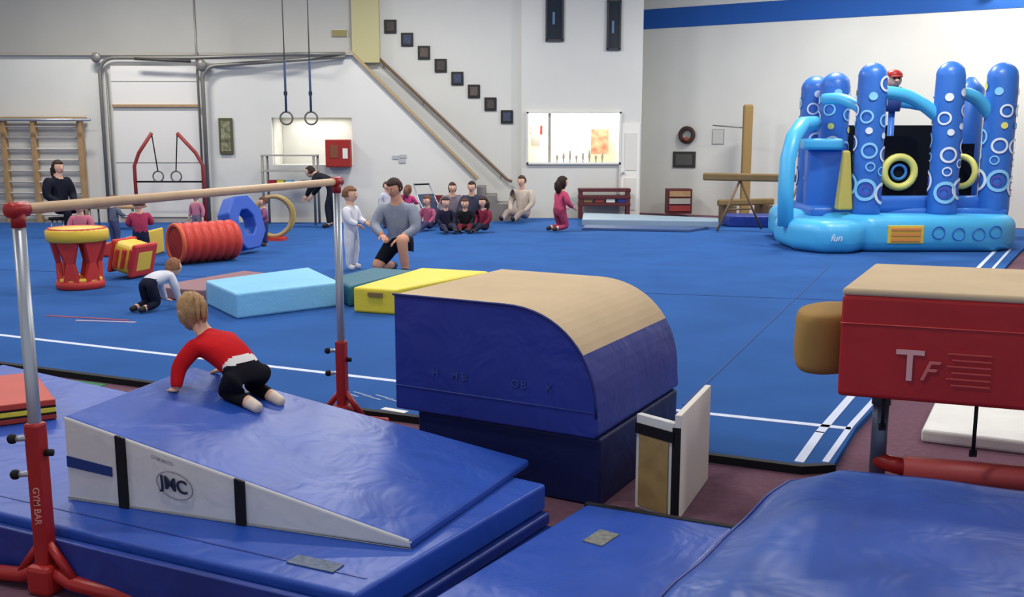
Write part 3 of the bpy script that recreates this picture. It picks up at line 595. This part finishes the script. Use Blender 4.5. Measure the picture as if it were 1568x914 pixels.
# ------------------------------------------------------------------ horizontal bar apparatus
G=grp('low_horizontal_bar',(-1.4,4.7,0))
a=Vector((-1.80,3.57,1.44));b=Vector((-1.04,5.84,1.44)); d=(b-a).normalized()
tube('rail',[a-d*.02,b+d*.02],.021,WOOD,G,14)
for p,zs in((a,.64),(b,.48)):
    tube('upright',[(p.x,p.y,ZF+.05),(p.x,p.y,1.41)],.024,STEEL,G,14)
    par(box('sleeve',(p.x,p.y,(zs+ZF)/2),(.062,.062,zs-ZF),RED,bevel=.012,rot=math.atan2(d.y,d.x)),G)
    tube('clamp',[p-d*.045,p-d*.04,p+d*.04,p+d*.045],[.022,.029,.029,.022],RED,G,12); tube('clamp_neck',[(p.x,p.y,1.375),(p.x,p.y,1.43)],.026,RED,G,12)
    s=Vector((-d.y,d.x,0))
    for zz in(zs-.06,zs-.2): tube('knob',[(p.x,p.y,zz),(p.x-.07,p.y-.02,zz)],.012,STEEL,G,8); ellip('knob_head',(p.x-.08,p.y-.02,zz),(.02,.02,.02),BLK,G,seg=10)
    tube('knob_r',[(p.x+.03,p.y,zs-.12),(p.x+.06,p.y,zs-.12)],.014,BLK,G,8)
    c=Vector((p.x,p.y,0))
    tube('foot',[c-s*.42+Vector((0,0,ZF+.03)),c-s*.12+Vector((0,0,ZF+.05)),c+Vector((0,0,ZF+.10)),c+s*.12+Vector((0,0,ZF+.05)),c+s*.42+Vector((0,0,ZF+.03))] if p is a else [c-s*.3+Vector((0,0,ZF+.03)),c+s*.3+Vector((0,0,ZF+.03))],.03,RED,G,10)
    tube('gusset',[c+Vector((0,0,.18)),c-s*.14+Vector((0,0,ZF+.05))],.018,RED,G,8); tube('gusset_b',[c+Vector((0,0,.18)),c+s*.14+Vector((0,0,ZF+.05))],.018,RED,G,8)
    par(box('hub',c+Vector((0,0,.02)),(.11,.11,.12),RED,bevel=.02,rot=math.atan2(d.y,d.x)),G)
text('post_word','GYM BAR',(a.x-.0,a.y-.036,.32),.035,mat('ink_pink',(220,150,146),.6),0,parent=G,spin=math.pi/2,ext=.001)
# ------------------------------------------------------------------ vault table right
G=grp('vault_table',(2,4.5,0))
O=Vector((1.43,4.19,0)); uu=Vector((.94,-.34,0)); nn=Vector((.47,.883,0)); Lv=1.25; Dv=.95; zb=.575; zt_=1.045
angv=math.atan2(uu.y,uu.x)
q=[O,O+uu*Lv,O+uu*Lv+nn*Dv,O+nn*Dv]
prism('red_body',[(p.x,p.y) for p in q],zb,zt_-.015,VRED,G,bevel=.02)
prism('tan_top',[(p.x,p.y) for p in q],zt_-.02,zt_+.012,TAN,G,bevel=.014,seg=4)
f=O-nn*.004
tube('seam',[f+Vector((0,0,.905)),f+uu*Lv+Vector((0,0,.905))],.003,mat('seam_red',(206,70,66),.5),G,6)
P=[(1.33,4.45),(1.38,4.37),(1.62,4.40),(1.80,4.85),(1.54,4.88),(1.36,4.66)]
V=[]
for z,k in((.60,.90),(.64,1.0),(.87,1.0),(.905,.92)):
    cx=1.58;cy=4.62
    for p in P: V.append((cx+(p[0]-cx)*k*1.04,cy+(p[1]-cy)*k,z))
F=[tuple(range(6))[::-1],tuple(range(18,24))]
for r_ in range(3):
    for i in range(6): j=(i+1)%6; F.append((r_*6+i,r_*6+j,r_*6+6+j,r_*6+6+i))
o=mesh_obj('tongue',V,F,mat('suede_ochre',(156,124,72),.85,.15,var=.1,vs=4),smooth=True,parent=G)
s_=o.modifiers.new('sub','SUBSURF'); s_.levels=2; s_.render_levels=3
PP=mat('print_pink',(226,168,164),.6)
text('emblem_word','T',f+uu*.29-nn*.004+Vector((0,0,.73)),.19,PP,angv,parent=G)
text('emblem_word_b','F',f+uu*.355-nn*.004+Vector((0,0,.715)),.12,mat('print_pink2',(210,110,104),.6),angv,parent=G,shear=.4)
PK=mat('print_red_faint',(206,84,78),.6)
for i in range(6): par(box('print_line_%d'%i,f+uu*(.52+.01*(i%2))-nn*.003+Vector((0,0,.80-.027*i)),(.17-.02*(i%2),.003,.006),PK,rot=angv),G)
PS=mat('steel_dark',(92,100,120),.35,metal=.6)
p=O+uu*.16+nn*.22; tube('post_l',[(p.x,p.y,ZF),(p.x,p.y,.6)],.036,PS,G,14); tube('post_collar',[(p.x,p.y,.5),(p.x,p.y,.58)],.042,mat('collar_grey',(70,74,84),.5),G,14)
p2=O+uu*1.05+nn*.3; tube('post_r',[(p2.x,p2.y,ZF),(p2.x,p2.y,.6)],.036,PS,G,14)
tube('base_tube',[(p.x+.07,p.y-.12,.235),(p2.x,p2.y-.12,.235)],.058,mat('base_pink_red',(190,80,78),.45),G,14)
tube('base_stub_l',[(p.x+.09,p.y-.12,.235),(p.x,p.y,.235)],.04,RED,G,10); tube('base_stub_r',[(p2.x,p2.y-.12,.235),(p2.x,p2.y,.235)],.04,RED,G,10)
par(box('base_plate_l',(p.x,p.y,ZF+.02),(.2,.5,.04),RED,bevel=.01),G); par(box('base_plate_r',(p2.x,p2.y,ZF+.02),(.2,.5,.04),RED,bevel=.01),G)
for s in(.19,.56):
    k=O+uu*s+nn*.05; tube('strap_%d'%int(s*100),[(k.x,k.y,.60),(k.x,k.y,.44 if s<.3 else .36)],.008,BLK,G,6)
    par(box('buckle',(k.x,k.y,.36 if s>.3 else .44),(.03,.01,.03),BLK),G)
prism('white_springboard_mat',[(2.36,5.45),(3.3,5.0),(3.75,5.7),(2.72,6.1)],ZF,.04,WHT,bevel=.02)
G=grp('thin_folding_mat',(.3,3.5,0))
prism('mat',[(.34,4.14),(.93,3.87),(-.17,2.1),(-.82,2.45)],ZF,.10,VB,G,bevel=.015)
prism('velcro',[(.33,4.15),(.94,3.875),(.925,3.845),(.318,4.118)],.02,.104,BLK,G,bevel=.004)
par(box('label',(.36,3.75,.1025),(.14,.09,.004),mat('label_tan',(120,122,116),.7,var=.3,vs=50),rot=.95),G)
G=grp('crash_mat',(1.5,3,0))
q=[(1.22,4.07),(3.4,3.20),(2.4,1.6),(-.10,2.02)]
V=[];F=[]
def lerp2(a,b,t): return (a[0]+(b[0]-a[0])*t,a[1]+(b[1]-a[1])*t)
NG=48
for i in range(NG+1):
    for j in range(NG+1):
        s=i/NG;t=j/NG; p0=lerp2(q[3],q[2],s); p1=lerp2(q[0],q[1],s); p=lerp2(p0,p1,t)
        ed=min(1-s,t,1-t); es=s
        z=.335-.035*math.exp(-ed*40)-.075*max(0,1-es/.085)+.004*math.sin(s*23+t*9)*math.exp(-ed*5)+.006*math.sin(t*31-s*7)*math.exp(-es*8)+.004*math.sin(s*40-t*22)*math.exp(-es*6)
        V.append((p[0],p[1],z))
W=NG+1
for i in range(NG):
    for j in range(NG): F.append((i*W+j,(i+1)*W+j,(i+1)*W+j+1,i*W+j+1))
per=[i*W for i in range(NG+1)]+[NG*W+j for j in range(1,NG+1)]+[i*W+NG for i in range(NG-1,-1,-1)]+[j for j in range(NG-1,0,-1)]
b0=len(V)
for k in per: V.append((V[k][0],V[k][1],ZF))
for i in range(len(per)):
    j=(i+1)%len(per); F.append((per[i],per[j],b0+j,b0+i))
F.append(tuple(range(b0,len(V))))
mesh_obj('cover',V,F,mat('vinyl_blue_sheen',(50,86,166),.38,.45,var=.16,vs=3,bump=.5,bs=3),smooth=True,parent=G)
tube('piping',[(V[k][0],V[k][1],V[k][2]) for k in per],.008,VB2,G,6,closed=True)
# ------------------------------------------------------------------ the people
cr=dict(pel=(-1.27,4.62,.645),wai=(-1.35,4.68,.685),che=(-1.44,4.75,.735),nb=(-1.53,4.80,.78),hd=(-1.60,4.84,.885),
 shL=(-1.54,4.68,.745),elL=(-1.60,4.62,.655),wrL=(-1.60,4.57,.560),shR=(-1.43,4.86,.745),elR=(-1.47,4.92,.65),wrR=(-1.50,4.93,.565),
 hpL=(-1.32,4.57,.62),knL=(-1.39,4.63,.535),anL=(-1.255,4.54,.51),toL=(-1.195,4.50,.487),hpR=(-1.23,4.69,.62),knR=(-1.31,4.78,.53),anR=(-1.19,4.69,.50),toR=(-1.125,4.65,.475))
cr={k:(v[0]+.05,v[1]-.18,v[2]-.012) for k,v in cr.items()}
person('crawling_toddler',(-1.30,4.5,.5),0,.84,cr,(196,28,34),(24,24,32),(176,140,98),world=True,look=(-.75,.62,-.12),up=(0,0,1),hair='tail',shoe=(226,208,190),waist=(235,230,225),hands='down')
person('standing_toddler',(-2.08,12.62,0),math.radians(70),1.08,dict(wrL=(.12,-.14,.56),elL=(.14,-.04,.60),wrR=(-.10,-.15,.55),elR=(-.14,-.05,.6)),(222,222,230),(222,224,232),(120,84,60),hair='short',shoe=(226,226,226))
person('kneeling_man',(-1.44,12.55,0),math.radians(-18),1.80,dict(pel=(0,0,.2),wai=(0,-.012,.28),che=(0,-.03,.385),nb=(0,-.035,.485),hd=(-.01,-.06,.585),
 shL=(.115,-.03,.455),elL=(.16,-.07,.31),wrL=(.08,-.17,.25),shR=(-.115,-.03,.455),elR=(-.155,-.09,.32),wrR=(-.05,-.19,.27),
 hpL=(.055,0,.185),knL=(.11,-.215,.255),anL=(.12,-.18,.03),toL=(.13,-.27,.02),hpR=(-.055,0,.185),knR=(-.1,-.19,.045),anR=(-.09,.04,.03),toR=(-.09,.12,.022)),
 (138,144,158),(24,26,36),(52,38,32),skin=(206,150,122),adult=True,look=(-.5,-.8,-.25),fore='shirt',shin='short',shoe=(60,60,66))
CRL=dict(pel=(0,.10,.30),wai=(0,.02,.33),che=(0,-.09,.36),nb=(0,-.18,.38),hd=(0,-.27,.44),shL=(.10,-.13,.37),elL=(.12,-.17,.22),wrL=(.11,-.22,.07),shR=(-.10,-.13,.37),elR=(-.12,-.17,.22),wrR=(-.11,-.22,.07),
 hpL=(.06,.11,.28),knL=(.08,.06,.08),anL=(.07,.22,.05),toL=(.07,.3,.035),hpR=(-.06,.11,.28),knR=(-.08,.06,.08),anR=(-.07,.22,.05),toR=(-.07,.3,.035))
person('crouching_toddler',(-3.55,9.65,.0),math.radians(150),.9,CRL,(210,212,220),(30,32,50),(140,96,70),hair='short',hands='down')
ARMF=dict(wrL=(.12,-.17,.58),elL=(.165,-.04,.60),wrR=(-.11,-.18,.60),elR=(-.165,-.05,.61))
SIT=dict(pel=(0,0,.10),wai=(0,.0,.20),che=(0,-.01,.31),nb=(0,-.01,.41),hd=(0,-.03,.54),shL=(.115,0,.38),elL=(.16,-.03,.24),wrL=(.1,-.14,.14),shR=(-.115,0,.38),elR=(-.16,-.03,.24),wrR=(-.1,-.14,.14),
 hpL=(.06,-.02,.085),knL=(.1,-.22,.14),anL=(.08,-.38,.045),toL=(.09,-.42,.09),hpR=(-.06,-.02,.085),knR=(-.1,-.22,.14),anR=(-.08,-.38,.045),toR=(-.09,-.42,.09))
SITA=dict(SIT); SITA.update(hd=(0,-.03,.51))
person('child_in_pink_shirt',(-4.98,13.1,0),math.radians(200),.92,ARMF,(176,64,96),(42,48,74),(104,66,48),hair='short')
person('child_in_grey_shirt',(-6.3,15.5,0),math.radians(150),.80,ARMF,(96,104,122),(70,74,110),(110,80,60))
person('child_by_tunnel',(-3.9,15.4,0),math.radians(-60),.78,ARMF,(136,84,116),(54,58,96),(96,66,54))
person('child_sitting_on_floor',(-7.0,15.9,0),math.radians(10),1.1,SIT,(190,110,130),(90,80,110),(120,84,60))
person('child_in_rose_top',(-5.4,16.8,0),math.radians(-20),.78,{},(190,120,140),(120,110,130),(150,116,84))
SA=dict(pel=(0,0,.29),wai=(0,0,.37),che=(0,-.02,.475),nb=(0,-.02,.575),hd=(0,-.035,.675),shL=(.11,-.01,.555),elL=(.145,-.03,.40),wrL=(.08,-.14,.34),shR=(-.11,-.01,.555),elR=(-.145,-.03,.40),wrR=(-.08,-.14,.34),
 hpL=(.055,-.02,.275),knL=(.075,-.24,.27),anL=(.075,-.22,.04),toL=(.08,-.31,.02),hpR=(-.055,-.02,.275),knR=(-.075,-.24,.27),anR=(-.075,-.22,.04),toR=(-.08,-.31,.02))
G=person('seated_woman',(-7.85,17.0,0),math.radians(60),1.75,SA,(30,32,44),(26,28,36),(56,40,34),adult=True,hair='long')
tube('stool_seat',[(-7.85,17.0,.29),(-7.85,17.0,.33)],.18,BLK,G,20)
for i in range(4): t=math.pi/4+i*math.pi/2; tube('stool_leg',[(-7.85+.12*math.cos(t),17+.12*math.sin(t),.3),(-7.85+.18*math.cos(t),17+.18*math.sin(t),0)],.015,STEEL,G,6)
person('child_in_magenta',(-1.9,18.0,0),math.radians(150),.84,ARMF,(184,62,116),(60,50,80),(110,76,60),hair='long')
person('child_in_white_top',(-2.35,18.5,0),math.radians(30),.88,{},(190,190,200),(70,70,90),(90,64,54))
person('seated_child_in_navy',(-1.2,17.6,0),math.radians(20),1.0,SIT,(36,36,56),(50,50,70),(60,44,40))
person('seated_child_in_maroon',(-.5,17.7,0),math.radians(-40),1.0,SIT,(120,40,60),(40,40,56),(54,38,34),hair='long')
person('seated_child_in_rose',(-1.55,18.1,0),math.radians(-30),1.0,SIT,(170,90,120),(60,60,90),(96,66,50))
person('seated_child_in_black',(-.85,17.75,0),math.radians(0),.95,SIT,(30,30,36),(96,34,46),(80,56,44))
person('seated_parent',(-.75,18.7,0),math.radians(-15),1.5,SITA,(60,62,80),(40,42,56),(56,40,34),adult=True)
person('seated_mother',(-1.15,18.9,0),math.radians(10),1.45,SITA,(120,112,124),(44,44,56),(70,46,36),adult=True,hair='long')
person('woman_sitting_on_floor',(.22,20.0,0),math.radians(-30),1.6,SITA,(186,172,158),(150,136,130),(70,50,42),adult=True,hair='short')
KN=dict(pel=(0,.05,.30),wai=(0,.03,.40),che=(0,.0,.52),nb=(0,-.01,.63),hd=(0,-.02,.765),shL=(.115,0,.60),elL=(.165,-.02,.45),wrL=(.13,-.14,.38),shR=(-.115,0,.60),elR=(-.165,-.02,.45),wrR=(-.13,-.14,.38),
 hpL=(.07,.03,.28),knL=(.10,-.04,.08),anL=(.09,.14,.06),toL=(.09,.22,.04),hpR=(-.07,.03,.28),knR=(-.10,-.04,.08),anR=(-.09,.14,.06),toR=(-.09,.22,.04))
person('kneeling_child_in_pink',(.9,17.9,0),math.radians(120),1.15,KN,(184,74,104),(150,60,86),(48,32,30),hair='long')
BEND=dict(pel=(0,.08,.50),wai=(0,.02,.57),che=(0,-.08,.63),nb=(0,-.17,.67),hd=(0,-.25,.70),shL=(.11,-.13,.64),elL=(.13,-.2,.5),wrL=(.1,-.27,.40),shR=(-.11,-.13,.64),elR=(-.13,-.2,.5),wrR=(-.1,-.27,.4),hpL=(.052,.08,.48),hpR=(-.052,.08,.48))
person('bending_adult',(-3.45,18.6,0),math.radians(-100),1.5,BEND,(34,34,42),(36,38,50),(50,36,32),adult=True)
# ------------------------------------------------------------------ lights
def area(name,loc,sx,sy,e,c=(1,.97,.92),rot=(0,0,0)):
    l=bpy.data.lights.new(name,'AREA'); l.shape='RECTANGLE'; l.size=sx; l.size_y=sy; l.energy=e; l.color=c
    o=link(bpy.data.objects.new(name,l)); o.location=loc; o.rotation_euler=rot; return o
for y in(3,8,13,17.5):
    for x in(-7.5,-1.5,5.5):
        G=grp('ceiling_light_fixture',(x,y,5.6)); par(box('housing',(x,y,5.635),(1.5,.5,.06),WHT),G); par(box('diffuser',(x,y,5.595),(1.4,.42,.02),mat('light_diffuser',(255,250,240),.5,emit=3)),G)
        e=area('lamp',(x,y,5.55),1.4,.42,{3:98,8:135,13:190,17.5:212}[y]*(1.25 if x>0 else (1.0 if x>-5 else .85)))
        par(e,G)
area('office_lamp',(1.3,22.0,2.44),1.6,.8,85,(1,.97,.9)); area('nook_lamp',(-4.03,20.55,2.08),1.2,.5,12,(1,.97,.9))
area('wall_wash',(9.6,17.5,5.4),.8,.5,180,(1,.93,.8),rot=(math.radians(35),0,math.radians(-20)))
w=bpy.data.worlds.new('world'); scene.world=w; w.use_nodes=True; w.node_tree.nodes['Background'].inputs[0].default_value=(.78,.84,1,1); w.node_tree.nodes['Background'].inputs[1].default_value=.6
# ------------------------------------------------------------------ camera
cam=bpy.data.cameras.new('camera'); cam.sensor_width=36; cam.lens=1500/1568*36; co=link(bpy.data.objects.new('camera',cam)); co.location=(0,0,1.7); co.rotation_euler=(math.pi/2-math.atan(247/1500.),0,0); scene.camera=co
scene.view_settings.view_transform='Standard'; scene.view_settings.look='None'; scene.view_settings.exposure=0
